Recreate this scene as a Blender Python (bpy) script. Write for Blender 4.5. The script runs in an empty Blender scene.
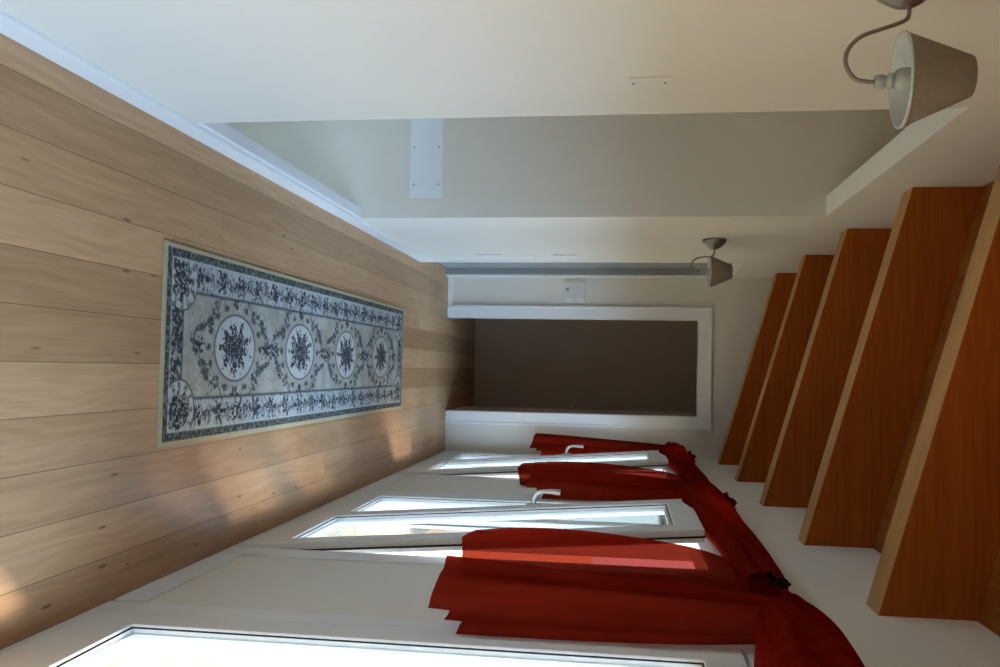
import bpy, bmesh, math, random
import numpy as np
from mathutils import Matrix, Vector
random.seed(4)
C = bpy.context.scene.collection
S = bpy.context.scene

# ------------------------------------------------------------------ camera
cam_d = bpy.data.cameras.new('camera'); cam = bpy.data.objects.new('camera', cam_d); C.objects.link(cam)
cam_d.sensor_width = 36; cam_d.lens = 36 * 879.3 / 1000; cam_d.clip_start = .02
R3 = Matrix(((-0.019356961, -0.998983010, 0.040721668), (0.136296379, -0.042985863, -0.989735081), (0.990478978, -0.013608048, 0.136989838)))
M4 = R3.to_4x4(); M4.translation = (0, 0, 1.48); cam.matrix_world = M4
S.camera = cam

# ------------------------------------------------------------------ world, sun, exposure
S.view_settings.view_transform = 'Standard'; S.view_settings.look = 'None'
S.view_settings.gamma = 1; S.view_settings.use_curve_mapping = False
S.view_settings.exposure = 0.0
W = bpy.data.worlds.new('sky'); S.world = W; W.use_nodes = True
bg = W.node_tree.nodes['Background']
bg.inputs[0].default_value = (.475, .695, 1.0, 1); bg.inputs[1].default_value = 11.8
sun_d = bpy.data.lights.new('sun', 'SUN'); sun = bpy.data.objects.new('sun', sun_d); C.objects.link(sun)
sun_d.energy = 38.0; sun_d.angle = math.radians(13); sun_d.color = (1, .86, .68)
sun.location = (6, 3, 6)
SE, SA = math.radians(58), math.radians(56)       # height of the sun, and its bearing away from straight out of the windows
SUN = Vector((math.cos(SE)*math.cos(SA), math.cos(SE)*math.sin(SA), math.sin(SE)))
sun.rotation_euler = (-SUN).to_track_quat('-Z', 'Y').to_euler()

# ------------------------------------------------------------------ dimensions (metres)
XL, XR, YF, YB = -.793, .708, 7.403, -1.9      # left wall, window wall, far wall, wall behind the camera
YN, YJ, YW = 2.71, 4.5245, 6.394               # stair opening, far doorway in the left wall
PER = 2.46                                     # window to window
PITCH = (2.675 - 2.245) / (XR - XL)
def roof(x, base=2.245): return base + (XR - x) * PITCH

# ------------------------------------------------------------------ helpers
def link(name, me, mat=None, parent=None):
    o = bpy.data.objects.new(name, me); C.objects.link(o)
    if mat is not None:
        for m in (mat if isinstance(mat, (list, tuple)) else [mat]): me.materials.append(m)
    if parent is not None: o.parent = parent
    return o
class MB:
    """collects shapes that become ONE mesh"""
    def __init__(s): s.v = []; s.f = []; s.mi = []; s.sm = []
    def add(s, vs, fs, smooth=False, mi=0):
        b = len(s.v); s.v += [tuple(p) for p in vs]
        for f in fs: s.f.append([i + b for i in f]); s.mi.append(mi); s.sm.append(smooth)
    def box(s, a, b, mi=0):
        x0, y0, z0 = a; x1, y1, z1 = b
        s.add([(x0,y0,z0),(x1,y0,z0),(x1,y1,z0),(x0,y1,z0),(x0,y0,z1),(x1,y0,z1),(x1,y1,z1),(x0,y1,z1)],
              [(0,3,2,1),(4,5,6,7),(0,1,5,4),(1,2,6,5),(2,3,7,6),(3,0,4,7)], False, mi)
    def hexa(s, p, mi=0):   # 4 bottom points, 4 top points
        s.add(p, [(0,3,2,1),(4,5,6,7),(0,1,5,4),(1,2,6,5),(2,3,7,6),(3,0,4,7)], False, mi)
    def tube(s, path, rad, n=12, cap=True, mi=0):
        path = [Vector(p) for p in path]
        if not hasattr(rad, '__len__'): rad = [rad] * len(path)
        t0 = (path[1] - path[0]).normalized(); u = t0.orthogonal().normalized(); vs = []
        for i, p in enumerate(path):
            t = (path[min(i+1, len(path)-1)] - path[max(i-1, 0)]).normalized()
            u = (u - t * u.dot(t)).normalized(); w = t.cross(u)
            for k in range(n):
                a = 2*math.pi*k/n; vs.append(p + (u*math.cos(a) + w*math.sin(a)) * rad[i])
        fs = [(i*n+k, i*n+(k+1)%n, (i+1)*n+(k+1)%n, (i+1)*n+k) for i in range(len(path)-1) for k in range(n)]
        s.add(vs, fs, True, mi)
        if cap:
            s.add(vs[:n], [tuple(range(n))[::-1]], False, mi); s.add(vs[-n:], [tuple(range(n))], False, mi)
    def lathe(s, prof, origin=(0,0,0), axis='z', n=32, mi=0):
        vs = []
        for r, h in prof:
            for k in range(n):
                a = 2*math.pi*k/n; c, d = r*math.cos(a), r*math.sin(a)
                p = {'z': (c, d, h), 'x': (h, c, d), 'y': (c, h, d)}[axis]
                vs.append((p[0]+origin[0], p[1]+origin[1], p[2]+origin[2]))
        s.add(vs, [(i*n+k, i*n+(k+1)%n, (i+1)*n+(k+1)%n, (i+1)*n+k) for i in range(len(prof)-1) for k in range(n)], True, mi)
    def ring(s, loops, mi=0):   # loops of (x, y0, y1, z0, z1): rectangular rings in planes of constant x
        vs = []
        for x, y0, y1, z0, z1 in loops: vs += [(x,y0,z0),(x,y1,z0),(x,y1,z1),(x,y0,z1)]
        n = len(loops)
        s.add(vs, [(i*4+k, i*4+(k+1)%4, ((i+1)%n)*4+(k+1)%4, ((i+1)%n)*4+k) for i in range(n) for k in range(4)], False, mi)
    def mesh(s, name, bevel=0):
        me = bpy.data.meshes.new(name); me.from_pydata(s.v, [], s.f); 
        for p, m, q in zip(me.polygons, s.mi, s.sm): p.material_index = m; p.use_smooth = q
        bm = bmesh.new(); bm.from_mesh(me); bmesh.ops.remove_doubles(bm, verts=bm.verts, dist=1e-6)
        bmesh.ops.recalc_face_normals(bm, faces=bm.faces)
        if bevel:
            es = [e for e in bm.edges if len(e.link_faces) == 2 and e.calc_face_angle(0) > .7]
            bmesh.ops.bevel(bm, geom=es, offset=bevel, segments=2, affect='EDGES', profile=.6)
        bm.to_mesh(me); bm.free(); return me
    def build(s, name, mat, parent=None, bevel=0): return link(name, s.mesh(name, bevel), mat, parent)
def struct(o): o['kind'] = 'structure'; return o
def tag(o, label, cat, group=None):
    o['label'] = label; o['category'] = cat
    if group: o['group'] = group
    return o
def thing(name, label, cat, loc=(0,0,0), group=None, rotz=0):
    o = bpy.data.objects.new(name, None); o.empty_display_size = .05; C.objects.link(o)
    o.location = loc; o.rotation_euler = (0, 0, rotz); return tag(o, label, cat, group)
def smooth(pts, k=8):   # Catmull-Rom through points
    pts = [np.array(p, float) for p in pts]; P = [2*pts[0]-pts[1]] + pts + [2*pts[-1]-pts[-2]]; out = []
    for i in range(1, len(P)-2):
        for j in range(k):
            t = j/k; a, b, c, d = P[i-1:i+3]
            out.append(.5*((2*b) + (c-a)*t + (2*a-5*b+4*c-d)*t*t + (3*b-a-3*c+d)*t**3))
    out.append(pts[-1]); return out

# ------------------------------------------------------------------ materials
def mat(name, rgb, rough=.6, spec=.5, metal=0, var=.05, scale=12, bump=0, bscale=200):
    m = bpy.data.materials.new(name); m.use_nodes = True; nt = m.node_tree; b = nt.nodes['Principled BSDF']
    b.inputs['Roughness'].default_value = rough; b.inputs['Metallic'].default_value = metal
    b.inputs['Specular IOR Level'].default_value = spec
    tc = nt.nodes.new('ShaderNodeTexCoord'); nz = nt.nodes.new('ShaderNodeTexNoise'); nz.inputs['Scale'].default_value = scale
    nz.inputs['Detail'].default_value = 4
    nt.links.new(tc.outputs['Object'], nz.inputs['Vector'])
    rp = nt.nodes.new('ShaderNodeValToRGB'); nt.links.new(nz.outputs['Fac'], rp.inputs['Fac'])
    rp.color_ramp.elements[0].position = .3; rp.color_ramp.elements[1].position = .7
    rp.color_ramp.elements[0].color = (*[c*(1-var) for c in rgb], 1); rp.color_ramp.elements[1].color = (*[min(1, c*(1+var)) for c in rgb], 1)
    nt.links.new(rp.outputs['Color'], b.inputs['Base Color'])
    if bump:
        n2 = nt.nodes.new('ShaderNodeTexNoise'); n2.inputs['Scale'].default_value = bscale
        nt.links.new(tc.outputs['Object'], n2.inputs['Vector'])
        bp = nt.nodes.new('ShaderNodeBump'); bp.inputs['Strength'].default_value = bump; bp.inputs['Distance'].default_value = .002
        nt.links.new(n2.outputs['Fac'], bp.inputs['Height']); nt.links.new(bp.outputs['Normal'], b.inputs['Normal'])
    return m
class NT:
    """tiny node-graph writer"""
    def __init__(s, name):
        s.m = bpy.data.materials.new(name); s.m.use_nodes = True; s.t = s.m.node_tree; s.b = s.t.nodes['Principled BSDF']
    def n(s, typ, **k):
        o = s.t.nodes.new(typ)
        for a, v in k.items(): setattr(o, a, v)
        return o
    def put(s, sock, v):
        if hasattr(v, 'is_output'): s.t.links.new(v, sock)
        else: sock.default_value = v
    def math(s, op, a, b=0, c=0):
        o = s.n('ShaderNodeMath', operation=op)
        for i, v in enumerate((a, b, c)): s.put(o.inputs[i], v)
        return o.outputs[0]
    def mix(s, f, a, b, blend='MIX'):
        o = s.n('ShaderNodeMix', data_type='RGBA', blend_type=blend); s.put(o.inputs[0], f); s.put(o.inputs[6], a); s.put(o.inputs[7], b); return o.outputs[2]
    def vec(s, x, y, z):
        o = s.n('ShaderNodeCombineXYZ'); s.put(o.inputs[0], x); s.put(o.inputs[1], y); s.put(o.inputs[2], z); return o.outputs[0]
    def noise(s, v, scale, detail=3, dist=0):
        o = s.n('ShaderNodeTexNoise'); s.put(o.inputs['Vector'], v); o.inputs['Scale'].default_value = scale
        o.inputs['Detail'].default_value = detail; o.inputs['Distortion'].default_value = dist; return o.outputs['Fac']
    def ramp(s, v, stops):
        o = s.n('ShaderNodeValToRGB'); s.put(o.inputs[0], v); e = o.color_ramp.elements
        while len(e) < len(stops): e.new(.5)
        for el, (p, c) in zip(e, stops): el.position = p; el.color = (*c, 1) if len(c) == 3 else c
        return o.outputs['Color']
    def xyz(s, out='Object'):
        tc = s.n('ShaderNodeTexCoord'); sp = s.n('ShaderNodeSeparateXYZ'); s.t.links.new(tc.outputs[out], sp.inputs[0]); return sp.outputs

def wood(name, light, dark, along, across, plank=None, off=0, knots=.5, rough=.5, third=2, kscale=1.0, vary=.3, gapc=(.13, .075, .035), spec=.4):
    """planks or a single timber: grain runs along one axis, boards repeat across another"""
    g = NT(name); X = g.xyz(); a, c, t = X[along], X[across], X[third]
    if plank:
        q = g.math('DIVIDE', g.math('ADD', c, -off), plank); idx = g.math('FLOOR', q); fr = g.math('FRACT', q)
        wn = g.n('ShaderNodeTexWhiteNoise', noise_dimensions='1D'); g.put(wn.inputs['W'], idx); rnd = wn.outputs['Value']
        # butt joints
        q2 = g.math('ADD', g.math('DIVIDE', a, 3.6), g.math('MULTIPLY', rnd, 7.31)); fr2 = g.math('FRACT', q2); i2 = g.math('FLOOR', q2)
        wn2 = g.n('ShaderNodeTexWhiteNoise', noise_dimensions='2D'); g.put(wn2.inputs['Vector'], g.vec(idx, i2, 0)); rnd = wn2.outputs['Value']
        edge = g.math('MINIMUM', g.math('MINIMUM', fr, g.math('SUBTRACT', 1, fr)), g.math('MULTIPLY', g.math('MINIMUM', fr2, g.math('SUBTRACT', 1, fr2)), 27))
        gap = g.math('LESS_THAN', edge, .0075)
        shift = g.math('MULTIPLY', rnd, 37.0)
    else:
        shift = 0.0
    av = g.math('ADD', g.math('MULTIPLY', a, 1.1), shift)
    warp = g.noise(g.vec(av, g.math('ADD', g.math('MULTIPLY', c, 5), shift), g.math('MULTIPLY', t, 5)), 1.6, 2)
    rings = g.math('SINE', g.math('ADD', g.math('MULTIPLY', c, 150), g.math('MULTIPLY', warp, 34)))
    fine = g.noise(g.vec(g.math('MULTIPLY', av, 3), g.math('ADD', g.math('MULTIPLY', c, 130), shift), g.math('MULTIPLY', t, 130)), 1.0, 3)
    f = g.math('ADD', g.math('MULTIPLY', rings, .09), g.math('ADD', g.math('MULTIPLY', fine, .75), .10))
    big = g.noise(g.vec(g.math('MULTIPLY', av, .8), g.math('ADD', g.math('MULTIPLY', c, 14), shift), g.math('MULTIPLY', t, 14)), 1.0, 4)
    f = g.math('ADD', f, g.math('MULTIPLY', g.math('SUBTRACT', big, .5), .9))
    col = g.ramp(f, [(.15, light), (.85, dark)])
    if plank:
        col = g.mix(1, col, g.ramp(rnd, [(0, (1-vary, 1-vary*1.12, 1-vary*1.25)), (1, (1.0, 1.0, 1.0))]), 'MULTIPLY')
    # knots
    vo = g.n('ShaderNodeTexVoronoi', feature='F1'); g.put(vo.inputs['Vector'], g.vec(g.math('MULTIPLY', av, 1.3), g.math('ADD', g.math('MULTIPLY', c, 6.5), shift), g.math('MULTIPLY', t, 3.5)))
    vo.inputs['Scale'].default_value = kscale
    kn = g.ramp(vo.outputs['Distance'], [(.045, (knots,)*3), (.095, (0, 0, 0))])
    col = g.mix(kn, col, (dark[0]*.35, dark[1]*.25, dark[2]*.2, 1))
    if plank: col = g.mix(gap, col, (*gapc, 1))
    g.put(g.b.inputs['Base Color'], col); g.b.inputs['Roughness'].default_value = rough; g.b.inputs['Specular IOR Level'].default_value = spec
    bp = g.n('ShaderNodeBump'); bp.inputs['Strength'].default_value = .25; bp.inputs['Distance'].default_value = .002
    g.put(bp.inputs['Height'], g.math('SUBTRACT', g.math('MULTIPLY', fine, .25), gap) if plank else fine); g.put(g.b.inputs['Normal'], bp.outputs['Normal'])
    return g.m

M_wall = mat('white_wall_paint', (.75, .705, .62), .75, .3, var=.02, scale=1.5, bump=.12)
M_trim = mat('white_trim_paint', (.82, .82, .81), .35, .5, var=.015, scale=4)
M_win = mat('white_window_paint', (.74, .73, .70), .35, .5, var=.02, scale=6)
M_floor = wood('pine_floorboards', (.60, .36, .195), (.43, .235, .108), 1, 0, plank=.1418, off=.0035, knots=.85, kscale=2.2, rough=.45, vary=.34)
M_beam = wood('brown_beam_side', (.43, .108, .009), (.30, .060, .004), 0, 2, knots=.8, rough=.6, third=1, kscale=1.6, spec=.2)
M_under = wood('pale_beam_underside', (.50, .28, .10), (.40, .20, .06), 0, 1, knots=.5, rough=.6, third=2, spec=.25)
M_ceil = wood('orange_ceiling_boards', (.40, .13, .022), (.28, .075, .010), 1, 0, plank=.14, knots=.5, rough=.6, vary=.2, spec=.2)
M_dark = mat('brown_room_paint', (.56, .42, .31), .8, .2, var=.05, scale=3)
M_stairwall = mat('beige_stairwell_paint', (.76, .70, .60), .8, .25, var=.02, scale=2, bump=.1)
M_plastic = mat('white_plastic', (.70, .70, .67), .35, .5, var=.01)
M_sock = mat('grey_green_porcelain', (.36, .38, .34), .4, .5, var=.02)
M_grey = mat('grey_plastic', (.22, .22, .22), .4, .5, var=.03)
M_screw = mat('steel_screw', (.35, .34, .32), .35, .5, .9, var=.05)
M_iron = mat('black_iron', (.018, .015, .014), .5, .5, .6, var=.1)
M_alu = mat('satin_metal', (.52, .50, .46), .3, .5, .9, var=.03)
M_lampmetal = mat('brushed_lamp_metal', (.27, .24, .20), .4, .5, .75, var=.06)
M_shade = mat('taupe_lamp_shade', (.27, .215, .165), .85, .15, var=.06, scale=90, bump=.3, bscale=500)
M_shadein = mat('pale_shade_lining', (.50, .535, .53), .7, .2, var=.02)
M_bulb = mat('opal_bulb_glass', (.80, .82, .80), .15, .6, var=.01)
M_rubber = mat('black_gasket', (.02, .02, .018), .7, .3, var=.1)
M_door = mat('grey_door_paint', (.30, .315, .305), .45, .4, var=.02, scale=3)
M_ground = mat('sandy_gravel', (.33, .285, .20), .9, .2, var=.25, scale=9, bump=.3)

def glass_mat():
    g = NT('window_glass'); t = g.t; out = t.nodes['Material Output']
    tr = g.n('ShaderNodeBsdfTransparent'); tr.inputs[0].default_value = (.96, .985, .98, 1)
    gl = g.n('ShaderNodeBsdfGlossy'); gl.inputs['Roughness'].default_value = .02
    fr = g.n('ShaderNodeFresnel'); fr.inputs['IOR'].default_value = 1.38
    mx = g.n('ShaderNodeMixShader'); g.put(mx.inputs[0], g.math('MULTIPLY', fr.outputs[0], .45)); g.put(mx.inputs[1], tr.outputs[0]); g.put(mx.inputs[2], gl.outputs[0])
    t.links.new(mx.outputs[0], out.inputs['Surface']); return g.m
M_glass = glass_mat()
def cloth_mat(name, rgb, see, trans):
    """sheer red fabric: weave lets part of the light straight through, part scatters"""
    g = NT(name); t = g.t; out = t.nodes['Material Output']; X = g.xyz()
    n1 = g.noise(g.vec(g.math('MULTIPLY', X[0], 9), g.math('MULTIPLY', X[1], 9), g.math('MULTIPLY', X[2], 2)), 2.0, 3)
    col = g.ramp(n1, [(.3, tuple(c*.8 for c in rgb)), (.7, tuple(min(1, c*1.15) for c in rgb))])
    df = g.n('ShaderNodeBsdfDiffuse'); g.put(df.inputs[0], col)
    tl = g.n('ShaderNodeBsdfTranslucent'); g.put(tl.inputs[0], col)
    sh = g.n('ShaderNodeBsdfGlossy'); sh.inputs['Roughness'].default_value = .45; sh.inputs[0].default_value = (.5, .16, .1, 1)
    tr = g.n('ShaderNodeBsdfTransparent'); tr.inputs[0].default_value = (.70, .10, .06, 1)
    def mx(f, a, b):
        o = g.n('ShaderNodeMixShader'); g.put(o.inputs[0], f); g.put(o.inputs[1], a); g.put(o.inputs[2], b); return o.outputs[0]
    body = mx(trans, df.outputs[0], tl.outputs[0]); body = mx(.03, body, sh.outputs[0]); body = mx(see, body, tr.outputs[0])
    t.links.new(body, out.inputs['Surface']); return g.m
M_cloth = cloth_mat('sheer_red_fabric', (.19, .0055, .0012), .12, .45)

# ------------------------------------------------------------------ room shell
WT = .10
b = MB(); b.box((-1.2, YB, -.12), (XR+.1, YF+.05, 0)); b.box((-1.55, YF+.05, -.12), (1.55, 9.0, 0))
# the boards stop at the stair opening
b = MB(); b.box((XL-.02, YB, -.12), (XR+.1, YF, 0)); b.box((XL-.12, YW, -.12), (XL-.02, 7.32, 0)); b.box((-1.55, YF, -.12), (1.55, 9.0, 0))
struct(b.build('floor', M_floor))
# ceiling boards on top of the beams
b = MB(); d = .275
x0, x1 = XL-.14, XR+.14
b.hexa([(x0,YB,roof(x0)+d),(x1,YB,roof(x1)+d),(x1,YF+.1,roof(x1)+d),(x0,YF+.1,roof(x0)+d),
        (x0,YB,roof(x0)+d+.06),(x1,YB,roof(x1)+d+.06),(x1,YF+.1,roof(x1)+d+.06),(x0,YF+.1,roof(x0)+d+.06)])
struct(b.build('ceiling', M_ceil))
# left wall with the stair opening and the far doorway
b = MB(); H = 3.05; ZH, ZD = 2.48, 2.27
b.box((XL-WT, YB, 0), (XL, YN, H)); b.box((XL-WT, YN, ZH), (XL, YJ, H)); b.box((XL-WT, YJ, 0), (XL, YW, H))
b.box((XL-WT, YW, ZD), (XL, 7.30, H)); b.box((XL-WT, 7.30, 0), (XL, YF, H))
struct(b.build('wall_left', M_wall))
# window wall
b = MB(); T0, T1 = XR, XR + .12
edges = []
for k in (-1, 0, 1, 2):
    edges.append((3.13 + PER*(k-1), 4.90 + PER*(k-1)))
cur = YB
for a0, a1 in edges:
    b.box((T0, cur, 0), (T1, a0, 2.62)); b.box((T0, a0, 1.86), (T1, a1, 2.62)); b.box((T0, a0, -.12), (T1, a1, 0)); cur = a1
b.box((T0, cur, 0), (T1, YF+.1, 2.62))
struct(b.build('wall_right', M_wall))
# far wall with its doorway
dx0, dx1, dz = -.437, .360, 2.11
b = MB(); b.box((XL-WT, YF, 0), (dx0-.02, YF+.10, H)); b.box((dx1+.02, YF, 0), (XR, YF+.10, H)); b.box((dx0-.02, YF, dz+.02), (dx1+.02, YF+.10, H))
struct(b.build('wall_far', M_wall))
b = MB(); b.box((XL-WT, YB-.1, 0), (XR+.12, YB, H)); struct(b.build('wall_back', M_wall))
# the room beyond the far doorway
b = MB(); b.box((-1.55, 8.86, 0), (1.55, 8.96, 2.6)); b.box((-1.55, YF+.1, 0), (-1.45, 8.86, 2.6)); b.box((1.45, YF+.1, 0), (1.55, 8.86, 2.6)); b.box((-1.55, YF+.1, 2.5), (1.55, 8.96, 2.6))
b.box((-1.55, YF+.06, 0), (XL-WT, YF+.1, 2.6)); b.box((XR+.12, YF+.06, 0), (1.55, YF+.1, 2.6))
struct(b.build('wall_beyond', M_dark))
b = MB(); b.box((-1.45, 8.845, 0), (1.45, 8.86, .06)); struct(b.build('baseboard_beyond', M_dark))
# stairwell beside the hallway
b = MB()
SW, SB = -1.66, -.75; WY0, WY1, WZ0, WZ1 = 3.08, 3.90, -.60, .14
b.box((SW, YJ, -1.5), (XL-WT+.0, YJ+.08, 3.3)); b.box((SW-.1, .9, -1.5), (SW, WY0, 3.3)); b.box((SW-.1, WY1, -1.5), (SW, YJ+.08, 3.3)); b.box((SW-.1, WY0, -1.5), (SW, WY1, WZ0)); b.box((SW-.1, WY0, WZ1), (SW, WY1, 3.3)); b.box((SW, .9, -1.5), (XL-WT, 1.0, 3.3))
b.box((SW, .9, SB-.1), (XL-WT, YJ+.08, SB)); b.box((XL-WT, .9, -1.5), (XL-.02, YJ+.08, -.12))
struct(b.build('wall_stairwell', M_stairwall))
b = MB(); b.box((SW, .9, 2.95), (XL-WT, YJ, 3.05)); struct(b.build('ceiling_stairwell', M_ceil))
b = MB(); b.box((-.845, YN, -.12), (XL-.002, YJ, .093)); struct(b.build('trim_1', M_trim, bevel=.002))   # low kerb across the stair opening
# baseboards
def board(name, a, bb, bev=.003): 
    q = MB(); q.box(a, bb); return struct(q.build(name, M_trim, bevel=bev))
board('baseboard_left', (XL, YB, 0), (XL+.014, YW-.075, .076))
board('baseboard_far', (XL, YF-.012, 0), (dx0-.02, YF, .042)); 
for a0, a1 in zip([e[1] for e in edges], [e[0] for e in edges[1:]] + [YF]):
    board('baseboard_right', (XR-.005, a0+.02, 0), (XR, a1-.003, .098), .0015)

# doorway at the far end: casing, jamb, a door swung open into the dark room
d1 = MB(); cw, th = .098, .016
d1.box((dx0-cw, YF-th, .0), (dx0, YF, dz+cw)); d1.box((dx1, YF-th, 0), (dx1+cw, YF, dz+cw)); d1.box((dx0, YF-th, dz), (dx1, YF, dz+cw))
d1.box((dx0-cw-.008, YF-th-.006, .06), (dx0-cw+.014, YF, dz+cw+.008)); d1.box((dx1+cw-.014, YF-th-.006, 0), (dx1+cw+.008, YF, dz+cw+.008)); d1.box((dx0-cw, YF-th-.006, dz+cw-.014), (dx1+cw, YF, dz+cw+.008))
d1 = d1.build('door_1', M_trim, bevel=.003); struct(d1)
j = MB(); j.box((dx0-.02, YF, 0), (dx0, YF+.12, dz)); j.box((dx1, YF, 0), (dx1+.02, YF+.12, dz)); j.box((dx0-.02, YF, dz), (dx1+.02, YF+.12, dz+.02)); j.build('door_jamb', M_trim, d1, .002)
lf = MB(); lf.box((dx1-.002, YF+.125, .01), (dx1+.038, YF+.92, dz-.005)); lf = lf.build('door_leaf', M_dark, d1, .003)
h = MB(); h.lathe([(0,-.012),(.024,-.012),(.024,0)], (dx1-.002, YF+.86, 1.02), 'x', 20); h.tube(smooth([(dx1-.012, YF+.86, 1.02), (dx1-.052, YF+.86, 1.02), (dx1-.057, YF+.84, 1.02), (dx1-.057, YF+.75, 1.02)], 5), .009, 10); h.build('door_handle', M_alu, lf)
# closed door in the left wall, just before the corner
d2 = MB(); d2.box((XL, YW-.07, 0), (XL+.005, YW, ZD+.07)); d2.box((XL, YW, ZD), (XL+.014, 7.30, ZD+.07)); d2.box((XL, 7.30, 0), (XL+.012, 7.36, ZD+.07))
d2 = d2.build('door_2', M_trim, bevel=.003); struct(d2)
lf = MB(); lf.box((XL-.095, YW+.003, .01), (XL-.055, 7.297, ZD-.004))
lf.build('door_leaf', M_door, d2, .002)
lf = MB(); lf.box((XL-.055, 7.275, 0), (XL-.004, 7.30, ZD)); lf.box((XL-.055, YW, 0), (XL-.004, YW+.02, ZD)); lf.box((XL-.055, YW+.02, ZD-.02), (XL-.004, 7.275, ZD)); lf.build('door_frame', M_door, d2, .002)

# ------------------------------------------------------------------ windows
def sash(y0, y1, z0, z1, x=.698, thick=.050, w=.108, wb=.17, wt=.10):
    s_ = MB()
    ly0, ly1, lz0, lz1 = y0+w, y1-w+.002, z0+wb, z1-wt
    L = lambda x_, i: (x_, ly0+i, ly1-i, lz0+i, lz1-i)
    s_.ring([(x+thick, y0+.006, y1-.006, z0+.006, z1-.006), (x+.004, y0, y1, z0, z1), (x, y0+.004, y1-.004, z0+.004, z1-.004), L(x, 0), L(x+.004, .003), L(x+.010, .003), L(x+.021, .006), L(x+.022, .016), L(x+.032, .019), L(x+.040, .014), L(x+thick, .006)])
    g_ = MB(); g_.box((x+.010, ly0+.003, lz0+.003), (x+.020, ly1-.003, lz1-.003))
    q = MB(); q.ring([(x+.006, ly0+.002, ly1-.002, lz0+.002, lz1-.002), (x+.0085, ly0+.008, ly1-.008, lz0+.008, lz1-.008), (x+.0098, ly0+.008, ly1-.008, lz0+.008, lz1-.008), (x+.0098, ly0+.002, ly1-.002, lz0+.002, lz1-.002)])
    return s_, g_, q
def handle(y, z):
    h_ = MB(); x = .698
    h_.hexa([(x+.002,y-.017,z-.035),(x+.002,y+.017,z-.035),(x+.002,y+.017,z+.035),(x+.002,y-.017,z+.035),(x-.010,y-.014,z-.032),(x-.010,y+.014,z-.032),(x-.010,y+.014,z+.032),(x-.010,y-.014,z+.032)])
    me_p = smooth([(x-.008,y,z), (x-.030,y,z+.001), (x-.050,y,z+.010), (x-.062,y,z+.035), (x-.062,y,z+.075), (x-.056,y,z+.125)], 6)
    h_.tube(me_p, [.011 + (.0 if i < 12 else .002*math.sin(i*.25)) for i in range(len(me_p))], 12)
    return h_
def moved(mesh, d, tilt, piv):
    m = Matrix.Translation(Vector((0, d, 0)))
    if tilt: m = m @ Matrix.Translation(Vector(piv)) @ Matrix.Rotation(-tilt, 4, 'Y') @ Matrix.Translation(-Vector(piv))
    mesh.transform(m); return mesh
def window(n, d, tilt):
    f = MB()
    f.ring([(XR+.085, 3.13, 4.90, 0, 1.86), (XR-.004, 3.13, 4.90, 0, 1.86), (XR-.006, 3.134, 4.896, .002, 1.856), (XR-.006, 3.252, 4.803, .016, 1.803), (XR+.004, 3.258, 4.797, .02, 1.799), (XR+.03, 3.258, 4.797, .02, 1.799), (XR+.03, 3.262, 4.793, .022, 1.797), (XR+.085, 3.272, 4.783, .03, 1.79)])
    o = link('window_%d' % n, moved(f.mesh('window'), d, 0, 0), M_win); struct(o)
    for y0, y1, t, hy in ((3.266, 4.034, tilt, 3.985), (4.038, 4.790, 0, None)):
        s_, g_, q = sash(y0, y1, .024, 1.792); piv = (.705, 0, .024)
        so = link('sash', moved(s_.mesh('sash'), d, t, piv), M_win, o)
        link('glass_pane', moved(g_.mesh('glass_pane'), d, t, piv), M_glass, so)
        link('glazing_seal', moved(q.mesh('glazing_seal'), d, t, piv), M_rubber, so)
        if hy: link('window_handle', moved(handle(hy, 1.10).mesh('window_handle'), d, t, piv), M_alu, so)
        k = MB(); k.ring([(.724, y0+.004, y1-.004, .028, 1.788), (.724, y0-.0015, y1+.0015, .0225, 1.7935), (.731, y0-.0015, y1+.0015, .0225, 1.7935), (.731, y0+.004, y1-.004, .028, 1.788)])
        link('rubber_seal', moved(k.mesh('rubber_seal'), d, t, piv), M_rubber, so)
        
# small unseen window added low in the stairwell to light its far wall
f = MB(); f.ring([(SW-.09, WY0, WY1, WZ0, WZ1), (SW-.02, WY0, WY1, WZ0, WZ1), (SW-.02, WY0+.06, WY1-.06, WZ0+.06, WZ1-.06), (SW-.09, WY0+.06, WY1-.06, WZ0+.06, WZ1-.06)])
f.box((SW-.08, (WY0+WY1)/2-.03, WZ0+.06), (SW-.03, (WY0+WY1)/2+.03, WZ1-.06))
f = struct(f.build('window_5', M_win, bevel=.003)); p = MB(); p.box((SW-.06, WY0+.05, WZ0+.05), (SW-.05, WY1-.05, WZ1-.05)); p.build('glass_pane', M_glass, f)
TILT = math.atan(.139 / 1.77)
window(1, -PER, 0); window(2, 0, TILT); window(3, PER, TILT); window(4, -2*PER, 0)  # window 4, unseen behind the camera, is added to bring in daylight
for k in (-2, -1, 0, 1):     # sky portals just outside the panes
    pd = bpy.data.lights.new('sky_portal', 'AREA'); pd.shape = 'RECTANGLE'; pd.size = 1.86; pd.size_y = 1.78; pd.cycles.is_portal = True
    po = bpy.data.objects.new('sky_portal', pd); C.objects.link(po); po.location = (XR+.16, 4.015 + PER*k, .93)
    po.rotation_euler = (0, math.radians(90), 0)
b = MB(); b.box((XR+.12, -30, -.35), (60, 60, -.25)); struct(b.build('ground', M_ground))

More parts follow.
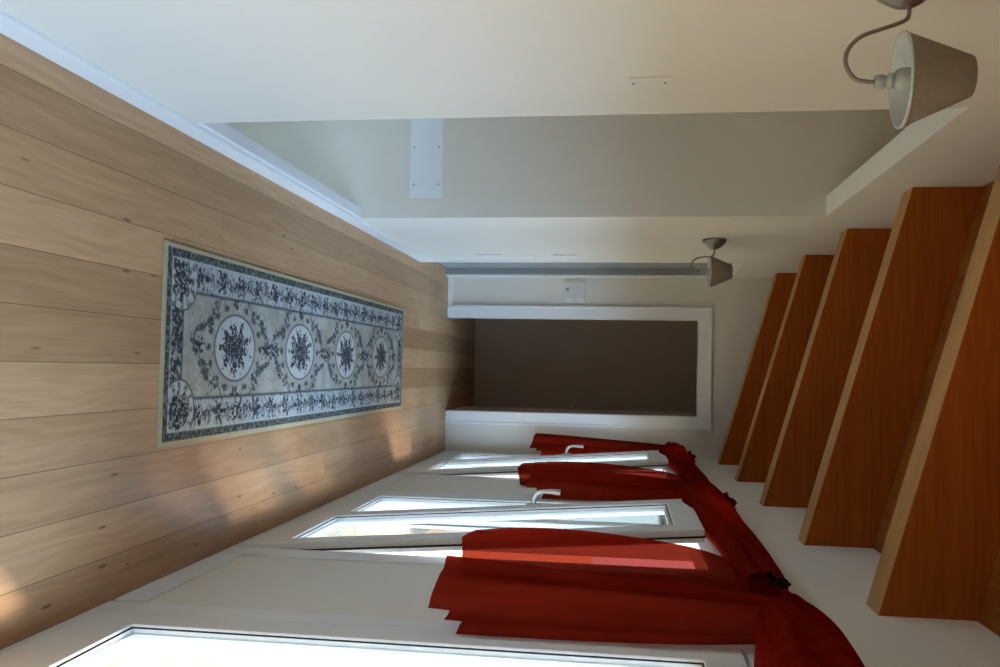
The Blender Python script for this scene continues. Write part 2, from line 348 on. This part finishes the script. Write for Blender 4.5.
# ------------------------------------------------------------------ ceiling beams
ORD = {2.77: 'nearest the camera, cut off by the photo edge', 3.84: 'second from the camera', 4.91: 'third from the camera', 5.98: 'fourth from the camera, next to the last', 7.05: 'farthest from the camera, against the far wall', 1.70: 'out of view just above the camera', .63: 'out of view, directly overhead', -.44: 'out of view behind the camera'}
for y0, txt in ORD.items():
    bm_ = MB(); w = .135; x0, x1 = XL-.02, XR+.02; zz = lambda x: roof(x) - roof(0)
    bm_.hexa([(x0,0,zz(x0)),(x1,0,zz(x1)),(x1,w,zz(x1)),(x0,w,zz(x0)),(x0,0,zz(x0)+.277),(x1,0,zz(x1)+.277),(x1,w,zz(x1)+.277),(x0,w,zz(x0)+.277)])
    o = bm_.build('ceiling_beam', [M_beam, M_under], bevel=.004)
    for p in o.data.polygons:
        if p.normal.z < -.5: p.material_index = 1  # underside faces take the paler wood colour
    o.location = (0, y0, roof(0))
    tag(o, 'orange-brown sloping timber ceiling beam, ' + txt, 'beam', 'sloping beams under the roof')

# ------------------------------------------------------------------ wall lamps
def wall_lamp(y, z, label, lean=0, sc=1, swing=0, ext=0, up=0):
    t = thing('wall_lamp', label, 'lamp', (XL, y, z), 'wall lamps on the left wall'); t.rotation_euler = (math.radians(lean), 0, math.radians(swing)); t.scale = (sc,)*3
    p = MB(); p.lathe([(0,0),(.073,0),(.073,.010),(.068,.018),(.040,.046),(.022,.058),(.010,.063),(0,.063)], (0,0,0), 'x', 40); p.build('wall_plate', M_lampmetal, t)
    a = MB(); a.tube(smooth([(.055,0,0),(.078,0,0),(.096,0,-.006),(.106,0,-.026),(.108+ext*.2,0,-.060),(.114+ext*.4,0,-.100),(.135+ext*.6,0,-.130+up*.5),(.163+ext*.8,0,-.138+up),(.188+ext,0,-.122+up),(.198+ext,0,-.095+up),(.199+ext,0,-.070+up)], 6), .0046, 10); a.build('arm', M_lampmetal, t)
    s_ = MB(); cx = .199+ext; s_.lathe([(0,-.082),(.014,-.082),(.015,-.066),(.012,-.064),(.012,-.058),(.017,-.056),(.017,-.048),(.013,-.046),(.022,-.040),(.026,-.030),(.026,-.005),(.022,.002),(.014,.006),(0,.006)], (cx,0,up), 'z', 28); so = s_.build('lamp_socket', M_sock, t)
    bl = MB(); bl.lathe([(0,.004),(.011,.004),(.012,.015),(.015,.028),(.016,.038),(.013,.048),(.006,.055),(0,.056)], (cx,0,up), 'z', 24); bl.build('bulb', M_bulb, so)
    sh = MB(); sh.lathe([(.096,-.030),(.0985,-.031),(.099,-.028),(.043,.104),(.042,.106),(.040,.105),(.041,.102)], (cx,0,up), 'z', 56)
    so2 = sh.build('lamp_shade', M_shade, t)
    li = MB(); li.lathe([(.0962,-.0305),(.0955,-.028),(.0405,.102),(.0,.102)], (cx,0,up), 'z', 56); li.build('shade_lining', M_shadein, so2)
    rm = MB(); rm.lathe([(.0958,-.033),(.1,-.033),(.1005,-.028),(.0985,-.026),(.0958,-.028),(.0958,-.033)], (cx,0,up), 'z', 56); rm.build('shade_rim', M_shadein, so2)
    fr = MB()
    for k in range(3):
        an = k*2*math.pi/3 + .5; fr.tube([(cx+.01*math.cos(an), .01*math.sin(an), up), (cx+.088*math.cos(an), .088*math.sin(an), up-.012)], .0009, 6)
    fr.build('shade_ring', M_plastic, so2); return t
wall_lamp(1.82, 2.035, 'taupe cone-shaded wall lamp near the camera, cut by the photo edge', 4, .92, -12, .042, .004)
wall_lamp(5.31, 2.018, 'small taupe cone-shaded wall lamp by the far doorway', 0, .96)

# ------------------------------------------------------------------ wall fittings
t = thing('access_cover', 'long flat white screwed cover plate inside the stair opening', 'cover plate', (-1.25, YJ, .443))
p = MB(); p.box((-.36, -.006, -.088), (.352, 0, .088)); p.build('plate', M_trim, t, .0015)
for sx in (-.12, .08, .28):
    for sz in (-.066, .066):
        s_ = MB(); s_.lathe([(0,-.009),(.004,-.0088),(.0055,-.006),(.0055,-.005)], (sx, 0, sz), 'y', 12); s_.build('screw', M_screw, t)
t = thing('blanking_plate', 'small flat cover plate on the white wall below the near lamp', 'cover plate', (XL, 2.42, 1.546))
p = MB(); p.box((0, -.058, -.056), (.005, .055, .056)); p.build('plate', M_wall, t, .001)
for sz in (-.043, .043):
    s_ = MB(); s_.lathe([(0,.0075),(.003,.0073),(.0045,.005),(.0045,.004)], (0, -.02, sz), 'x', 12); s_.build('screw', M_screw, t)
for z, lab, nm, cat, sock in ((1.085, 'upper white wall plate, a light switch, by the side doorway', 'light_switch', 'switch', 0), (.56, 'lower white wall plate, a power socket, by the side doorway', 'power_socket', 'socket', 1)):
    t = thing(nm, lab, cat, (XL, 6.02, z)); p = MB(); p.box((0, -.042, -.088), (.004, .042, .088)); p.build('plate', M_plastic, t, .003)
    for k in (-1, 1):
        q = MB()
        if sock: q.lathe([(.020,.0045),(.022,.006),(.024,.004)], (0, 0, k*.044), 'x', 24); q.build('socket_outlet', M_plastic, t)
        else: q.hexa([(.004,-.030,k*.042-.036),(.004,.030,k*.042-.036),(.004,.030,k*.042+.036),(.004,-.030,k*.042+.036),(.007,-.028,k*.042-.034),(.007,.028,k*.042-.034),(.009,.028,k*.042+.034),(.009,-.028,k*.042+.034)]); q.build('rocker', M_plastic, t, .001)
t = thing('control_panel', 'square white control panel on the far wall beside the doorway', 'control panel', (-.66, YF, 1.085))
p = MB(); p.box((-.088, -.022, -.092), (.088, 0, .092)); p.build('housing', M_plastic, t, .005)
q = MB(); q.box((-.088, -.026, .098-.012), (-.070, -.022, -.086)); q.build('hinge_strip', M_plastic, t, .002)
q = MB(); q.lathe([(0,-.028),(.011,-.028),(.013,-.024),(.013,-.020)], (-.02, 0, -.06), 'y', 20); q.build('button', M_alu, t)
q = MB(); q.box((.05, -.026, -.075), (.078, -.021, -.02)); q.box((.05, -.026, .01), (.078, -.021, .075)); q.build('flap', M_trim, t, .002)

# ------------------------------------------------------------------ rug
def vnoise(x, y, seed):
    xi = np.floor(x).astype(np.int64); yi = np.floor(y).astype(np.int64); fx = x-xi; fy = y-yi
    def h(a, b_):
        n = (a*374761393 + b_*668265263 + seed*982451653) & 0x7fffffff; n = ((n ^ (n >> 13))*1274126177) & 0x7fffffff
        return ((n ^ (n >> 16)) & 0xffff)/65535.
    sx = fx*fx*(3-2*fx); sy = fy*fy*(3-2*fy)
    return (h(xi, yi)*(1-sx)+h(xi+1, yi)*sx)*(1-sy) + (h(xi, yi+1)*(1-sx)+h(xi+1, yi+1)*sx)*sy
def rug():
    x0, x1, y0, y1 = -.398, .274, 2.6745, 5.83; nx, ny = 210, 860; Wd, Ln = x1-x0, y1-y0
    gx, gy = np.meshgrid(np.linspace(0, Wd, nx), np.linspace(0, Ln, ny))
    n1 = vnoise(gx*125, gy*125, 1); n2 = vnoise(gx*48, gy*48, 2); n3 = vnoise(gx*16, gy*16, 3); n4 = vnoise(gx*230, gy*230, 4)
    su = np.minimum(gx, Wd-gx); sv = np.minimum(gy, Ln-gy)      # distance from the sides and the ends
    field = np.array((.36, .335, .275)); pale = np.array((.52, .52, .50)); ink = np.array((.035, .037, .042)); band = np.array((.050, .058, .052)); bind = np.array((.47, .40, .26))
    def blend(c, f, col): return c*(1-f[..., None]) + col*f[..., None]
    def st(v, a, w): return np.clip((v-a)/w+.5, 0, 1)
    c = np.ones(gx.shape+(3,))*field
    c = blend(c, st(n3*.6+n2*.4, .55, .3)*.5, pale)
    c = blend(c, st(n2*.5+n1*.5, .70, .2)*.35, ink)
    # four medallions
    cxm = Wd/2; yy = (gy-Ln/2)
    for m in range(4):
        my = Ln/2 + (m-1.5)*.69; ex, ey = (gx-cxm)/.126, (gy-my)/.178
        r = np.hypot(ex, ey); a = np.arctan2(ey, ex)
        # wreath of scrolls around the oval
        wr = 1.62 + .20*np.cos(4*a) + .10*np.cos(8*a+1)
        wreath = np.exp(-((r-wr)/.17)**2)*(.55+.45*np.cos(22*a+3*np.sin(8*a)))
        wreath2 = np.exp(-((r-1.27)/.13)**2)*(.5+.5*np.cos(16*a))
        f = st(np.maximum(wreath, .8*wreath2)*(.30+.9*n1+.5*n4), .46, .22); c = blend(c, f*.9*(r < 2.2), ink*1.5)
        halo = np.exp(-((r-wr)/.34)**2); c = blend(c, st(halo*n4*n2, .34, .10)*.75, ink*2.0); c = blend(c, st(halo*(1-n1), .62, .2)*.35, pale)
        thin = np.exp(-((r-wr-.02)/.035)**2); c = blend(c, thin*.7*(np.abs(ex) < 2.05), ink*2)
        c = blend(c, st(-r, -1.0, .04), pale*.98)
        c = blend(c, np.exp(-((r-1.0)/.035)**2)*.85, ink)
        # bouquet: petals thinning outward
        pet = .62+.13*np.cos(9*a+1.3)+.10*np.cos(16*a)
        f = st(pet-r+.55*(n1-.5), .0, .10)*st(n1*.5+n4*.5+.30*(1-r), .42, .16); c = blend(c, f*(r < .93), ink)
        f2 = st(n4, .74, .1)*(r < .55); c = blend(c, f2*.5, pale)
        # little palmettes above and below, towards the long borders and between the ovals
        for dx_, dy_ in ((0, .29), (0, -.29), (.185, 0), (-.185, 0)):
            q = np.hypot((gx-cxm-dx_)/.040, (gy-my-dy_)/.042); aq = np.arctan2(gy-my-dy_, gx-cxm-dx_)
            f = st(.75+.25*np.cos(7*aq)-q, 0, .2)*st(n1+.2*n4, .45, .3); c = blend(c, f, ink)
    # long floral borders
    ins = .152
    bord = (su < ins) | (sv < .125)
    cb = np.ones_like(c)*pale*np.array((.86, .90, .95)); cb = blend(cb, st(n3, .6, .4)*.4, field)
    ph = (gy % .165)/.165-.5; side = .098
    dq = np.hypot((su-side)/.040, ph*.165/.050); aq = np.arctan2(su-side, ph*.165)
    f = st(.85+.3*np.cos(6*aq)-dq+.9*(n1-.5), 0, .25)*st(n1*.6+n4*.4, .38, .2); cb = blend(cb, f, ink)
    ph2 = ((gy+.0825) % .165)/.165-.5; dq = np.hypot((su-side)/.036, ph2*.165/.030); f = st(.9-dq+1.2*(n2-.5), 0, .3)*st(n4*.5+n1*.5, .47, .2); cb = blend(cb, f*.9, ink*1.6)
    cb = blend(cb, st(n1*.7+n4*.3, .70, .15)*.8, ink*1.4)
    vine = np.exp(-((su-side-.020*np.sin(gy*2*np.pi/.165))/.005)**2)*.6; cb = blend(cb, vine, ink*2)
    # end borders are darker and busier
    e = (sv < .125)[..., None]
    ce = blend(np.ones_like(c)*pale*.62, st(n1*.6+n2*.4, .46, .22), ink*1.3); cb = np.where(e & (su > .16)[..., None], ce, cb)
    c = np.where(bord[..., None], cb, c)
    c = blend(c, np.exp(-((su-ins)/.006)**2)*(sv > .12)*.95, ink*1.6); c = blend(c, np.exp(-((sv-.125)/.006)**2)*(su > .15)*.95, ink*1.6)
    # corner rosettes
    for cy in (0, Ln):
        for cx_ in (0, Wd):
            px_, py_ = abs(gx-cx_)-.112, abs(gy-cy)-.115; r = np.hypot(px_/.098, py_/.098); a = np.arctan2(py_, px_)
            c = blend(c, st(-r, -1.12, .03), ink*1.6); c = blend(c, st(-r, -1.06, .03), pale*.92); 
            c = blend(c, st(n1*.6+n4*.4+.25*np.cos(12*a), .62, .15)*(r < 1.04)*.8, ink*1.3)
            f = st(.70+.12*np.cos(8*a)-r+.5*(n2-.5), 0, .1); c = blend(c, f*.45, pale*.6); c = blend(c, f*st(n1*.5+n4*.5, .40, .2), ink)
    # outer dark band and binding
    out = np.minimum(su, sv*1.0)
    bm_ = (out < .044); c = np.where(bm_[..., None], blend(np.ones_like(c)*band, st(n1, .6, .4)*.5, pale*.6), c)
    c = blend(c, np.exp(-((out-.046)/.0035)**2)*.7, pale)
    c = np.where((out < .014)[..., None], bind*(.9+.2*n4[..., None]), c)
    verts = [(x0+gx.flat[i], y0+gy.flat[i], .0075 + .0008*float(n4.flat[i])) for i in range(gx.size)]
    faces = [(j*nx+i, j*nx+i+1, (j+1)*nx+i+1, (j+1)*nx+i) for j in range(ny-1) for i in range(nx-1)]
    # rounded skirt down to the floor
    rim = [i for i in range(nx)] + [j*nx+nx-1 for j in range(1, ny)] + [(ny-1)*nx+i for i in range(nx-2, -1, -1)] + [j*nx for j in range(ny-2, 0, -1)]
    base = len(verts); cxr, cyr = (x0+x1)/2, (y0+y1)/2
    for i in rim:
        v = verts[i]; dx_ = .003 if abs(v[0]-x1) < 1e-4 else -.003 if abs(v[0]-x0) < 1e-4 else 0; dy_ = .003 if abs(v[1]-y1) < 1e-4 else -.003 if abs(v[1]-y0) < 1e-4 else 0
        verts.append((v[0]+dx_, v[1]+dy_, .0002))
    nr = len(rim)
    for k in range(nr): faces.append((rim[k], base+k, base+(k+1) % nr, rim[(k+1) % nr]))
    me = bpy.data.meshes.new('runner_rug'); me.from_pydata(verts, [], faces)
    at = me.color_attributes.new('weave', 'FLOAT_COLOR', 'POINT'); cc = np.ones((len(verts), 4), np.float32)
    cc[:gx.size, :3] = c.reshape(-1, 3); cc[gx.size:, :3] = bind; at.data.foreach_set('color', cc.ravel())
    for p in me.polygons: p.use_smooth = True
    g = NT('woven_rug'); v = g.n('ShaderNodeVertexColor'); v.layer_name = 'weave'; X = g.xyz()
    th_ = g.noise(g.vec(g.math('MULTIPLY', X[0], 400), g.math('MULTIPLY', X[1], 400), 0), 1, 2)
    g.put(g.b.inputs['Base Color'], g.mix(1, v.outputs['Color'], g.ramp(th_, [(.2, (.8,)*3), (.8, (1, 1, 1))]), 'MULTIPLY')); g.b.inputs['Roughness'].default_value = .95; g.b.inputs['Specular IOR Level'].default_value = .1
    bp = g.n('ShaderNodeBump'); bp.inputs['Strength'].default_value = .3; bp.inputs['Distance'].default_value = .002; g.put(bp.inputs['Height'], th_); g.put(g.b.inputs['Normal'], bp.outputs['Normal'])
    return tag(link('runner_rug', me, g.m), 'long grey and cream runner rug with four dark oval medallions', 'rug')
rug()

# ------------------------------------------------------------------ curtain rods and scarves
ROD_X, ROD_Z = .635, 1.955
def rod(d, label):
    t = thing('curtain_rod', label, 'curtain rod', (ROD_X, 2.82+d, ROD_Z), 'black curtain rods over the windows')
    r_ = MB(); r_.tube([(0, 0, 0), (0, 2.17, 0)], .008, 12); r_.build('rod', M_iron, t)
    for e, s_ in ((0, -1), (2.17, 1)):
        f = MB(); sp = [(0, e + s_*.02 + s_*.020*math.sin(a)*(1-a/16), .0 + .026*(1-math.cos(a))*(1-a/16)) for a in np.linspace(0, 8.5, 34)]
        f.tube(sp, .0045, 8); sp = [(.010*math.sin(a), e + s_*.015 + s_*.016*math.sin(a), .022 + .016*math.cos(a)) for a in np.linspace(0, 6.2, 24)]; f.tube(sp, .004, 8)
        f.lathe([(0,-.012),(.011,-.008),(.013,0),(.011,.008),(0,.012)], (0, e, 0), 'y', 16); f.build('finial', M_iron, t)
        k = MB(); yb = e - s_*.10; k.tube([(0, yb, 0), (XR-ROD_X, yb, 0)], .006, 10); k.lathe([(0,-.006),(.022,-.006),(.022,0)], (XR-ROD_X, yb, 0), 'x', 20); k.build('bracket', M_iron, t)
    return t
def sheet(E0, E1, folds, amp, nu=70, nv=40, seed=0, hem=None):
    """pleated hanging cloth between two edge curves (top to bottom); folds bulge across the line joining the edges"""
    rnd = random.Random(seed); ph = [rnd.uniform(0, 6.28) for _ in range(6)]
    A = smooth(E0, 12); B = smooth(E1, 12)
    def at(P, t):
        f = t*(len(P)-1); i = min(int(f), len(P)-2); return P[i]*(1-(f-i)) + P[i+1]*(f-i)
    vs = []
    for v in range(nv+1):
        t = v/nv; a, b_ = at(A, t), at(B, t); w = b_-a; n = np.array((w[1], -w[0], 0)); n = n/(np.linalg.norm(n)+1e-9)
        for u in range(nu+1):
            s_ = u/nu
            su_ = s_ + .035*math.sin(7*s_+ph[0]+1.2*t)*math.sin(math.pi*s_)
            am = amp[0]*(1-t)+amp[1]*t; env = min(1, 6*s_+.15, 6*(1-s_)+.15)
            o = am*env*(math.sin(2*math.pi*folds*su_+ph[1]+.8*math.sin(2.2*t+ph[2])) + .35*math.sin(2*math.pi*folds*1.9*su_+ph[3]+1.5*t))
            p = a + w*su_ + n*o; p = np.array(p)
            if hem: p[2] += hem(s_)*t**6
            p[2] += .004*math.sin(9*t+ph[4]+4*s_)
            p[0] = min(p[0], XR-.012 + .004*math.sin(5*t+9*s_)); vs.append(tuple(p))
    m = MB(); k = nu+1
    m.add(vs, [(v*k+u, v*k+u+1, (v+1)*k+u+1, (v+1)*k+u) for v in range(nv) for u in range(nu)], True); return m
def swag(path, seed=0, n=48):
    """cloth wound along the rod: sections are (y, top z, bottom z, centre x, half thickness)"""
    rnd = random.Random(seed); ph = [rnd.uniform(0, 6.28) for _ in range(5)]
    P = smooth(path, 12); vs = []
    for i, q in enumerate(P):
        y, zt, zb, cx, hx = q; t = i/(len(P)-1)
        for k in range(n):          # open towards the window, so daylight glows through it
            a = math.radians(12 + 272*k/(n-1))
            pl = 1 + .10*math.sin(5*a+9*t+ph[0]) + .07*math.sin(9*a-14*t+ph[1]) + .05*math.sin(3*a+21*t+ph[2])
            x = cx + hx*math.cos(a)*pl; z = (zt+zb)/2 + (zt-zb)/2*math.sin(a)*(1+.3*(pl-1))
            vs.append((min(x, XR-.01), y + .025*math.sin(2*a+ph[3]), z))
    m = MB(); N = len(P)
    m.add(vs, [(i*n+k, i*n+k+1, (i+1)*n+k+1, (i+1)*n+k) for i in range(N-1) for k in range(n-1)], True)
    return m
def shift(pts, d): return [(x, y+d, z) for x, y, z in pts]
def curtain(d, label, seed, low=0):
    t = thing('curtain', label, 'curtain', (ROD_X, 2.82+d, ROD_Z), 'red scarf curtains over the windows')
    def part(nm, m, par=t):
        me = m.mesh(nm); me.transform(Matrix.Translation(Vector((-ROD_X, -2.82, -ROD_Z)))); o = link(nm, me, M_cloth, par); return o
    part('swag', swag([(2.76, 1.985, 1.87, .640, .050), (2.84, 1.985, 1.85, .635, .060), (3.00, 1.975, 1.845, .625, .070), (3.40, 1.965, 1.82, .610, .070), (3.80, 1.960, 1.755, .600, .075), (4.05, 1.965, 1.735, .600, .075), (4.35, 1.975, 1.765, .600, .075), (4.60, 1.98, 1.80, .610, .066), (4.78, 1.98, 1.83, .615, .055), (4.90, 1.98, 1.875, .625, .045), (4.96, 1.97, 1.91, .635, .028)], seed))
    # crumpled knot on top, where the scarf is gathered
    k = MB(); kv = []; rnd = random.Random(seed); R_, Q_ = 22, 16
    for i in range(R_+1):
        th = math.pi*i/R_
        for j in range(Q_):
            ph = 2*math.pi*j/Q_; rr = 1 + .30*math.sin(5*ph+3*th) + .22*math.sin(9*th-2*ph+1) + .12*rnd.uniform(-1, 1)
            kv.append((.645 + .040*rr*math.sin(th)*math.cos(ph), 4.50 - .15*math.cos(th)*(1+.1*rr), 2.000 + .042*rr*math.sin(th)*math.sin(ph)))
    if seed > 11: k.add(kv, [(i*Q_+j, i*Q_+(j+1) % Q_, (i+1)*Q_+(j+1) % Q_, (i+1)*Q_+j) for i in range(R_) for j in range(Q_)], True); part('scarf_knot', k)
    # near tail, fanned out against the edge of the sash
    part('curtain_panel', sheet([(.640, 2.90, 1.97), (.602, 3.12, 1.74), (.576, 3.2, 1.40), (.573, 3.21, 1.15-low*.2), (.590, 3.21, .905-low*.35)],
                                [(.680, 2.76, 1.95), (.690, 2.84, 1.70), (.692, 2.90, 1.35), (.692, 2.92, 1.1-low*.2), (.692, 2.93, .97-low*.35)], 1.6, (.008, .010), seed=seed+3, hem=lambda s: .05*max(0, 1-s*4)))
    # far tail
    part('curtain_panel', sheet([(.592, 4.90, 1.93), (.570, 4.89, 1.67), (.550, 4.88, 1.43-low*.3), (.530, 4.88, 1.20-low*.7), (.517, 4.88, 1.01-low)],
                                [(.672, 4.76, 1.87), (.682, 4.745, 1.67), (.688, 4.74, 1.43-low*.3), (.690, 4.74, 1.20-low*.7), (.690, 4.74, .975-low)], 1.7, (.006, .010), seed=seed+7, hem=lambda s: -.02*s + .06*(s > .66) + .05*(s > .82)))
    return t
LAB = ('nearest the camera, over the closed window', 'over the middle tilted window', 'farthest from the camera, over the last window')
for k in (1, 2, 3):
    d = PER*(k-2) - .10*(k == 3); rod(d, 'black iron curtain rod with curled finials, ' + LAB[k-1]); curtain(d, 'sheer red scarf curtain draped on its rod, ' + LAB[k-1], 11*k, .22 if k == 3 else 0)

# ------------------------------------------------------------------ unseen garden tree, added to shade the two far windows
rt = random.Random(9); tx, ty = 4.1, 9.3; cc = Vector((.7, 4.9, 1.0)) + SUN*6.6
t = thing('shade_tree', 'unseen leafy green tree added outside to shade the far windows', 'tree', (tx, ty, -.25))
p = MB(); p.tube(smooth([(0,0,0),(.05,-.05,1.5),(-.1,-.2,3.2),(cc.x-tx+.3, cc.y-ty+.2, cc.z-.6)], 6), [.17-.005*i for i in range(19)], 10)
for i in range(7):
    e = Vector((cc.x-tx, cc.y-ty, cc.z+.25)) + Vector((rt.uniform(-1.2, 1.2), rt.uniform(-1.9, 1.9), rt.uniform(-.6, .8)))
    p.tube(smooth([(-.1, -.2, 3.2), ((cc.x-tx)*.6+e.x*.3, (cc.y-ty)*.6+e.y*.3, 4.6), e], 5), [.06-.004*j for j in range(11)], 7)
p.build('trunk', mat('tree_bark', (.13, .09, .06), .9, .2, var=.3), t)
p = MB()
for i in range(7400):
    while True:
        q = Vector((rt.uniform(-1, 1), rt.uniform(-1, 1), rt.uniform(-1, 1)))
        if q.length < 1: break
    q = Vector((cc.x-tx + q.x*1.6, cc.y-ty + -.30 + q.y*2.95, cc.z+.25 + q.z*1.3))
    u = Vector((rt.gauss(0, 1), rt.gauss(0, 1), rt.gauss(0, .6))).normalized(); w = u.orthogonal().normalized(); n = u.cross(w); l = rt.uniform(.07, .11)
    p.add([q-u*l, q+w*l*.55+n*.01, q+u*l, q-w*l*.55+n*.01], [(0,1,2,3)])
p.build('foliage', mat('green_leaves', (.06, .13, .03), .6, .3, var=.3, scale=4), t)

# ------------------------------------------------------------------ unseen board fence, added to keep low sky light off the windows
t = thing('sky_blocker_fence', 'unseen brown board fence added outside to block low sky light', 'fence', (5.6, 1.0, -.25))
M_blocker = wood('blocker_fence_wood', (.24, .15, .085), (.14, .08, .045), 1, 2, knots=.6, rough=.85, third=0)
for k in range(7):
    p = MB(); p.box((0, -9.5, .08+.30*k), (.025, 10.5, .08+.30*k+.285)); p.build('board', M_blocker, t, .004)
for k in range(9):
    p = MB(); y = -9.4 + 2.475*k; p.box((.026, y-.05, 0), (.126, y+.05, 2.22)); p.hexa([(.020,y-.06,2.22),(.132,y-.06,2.22),(.132,y+.06,2.22),(.020,y+.06,2.22),(.07,y-.01,2.27),(.08,y-.01,2.27),(.08,y+.01,2.27),(.07,y+.01,2.27)]); p.build('post', M_blocker, t)
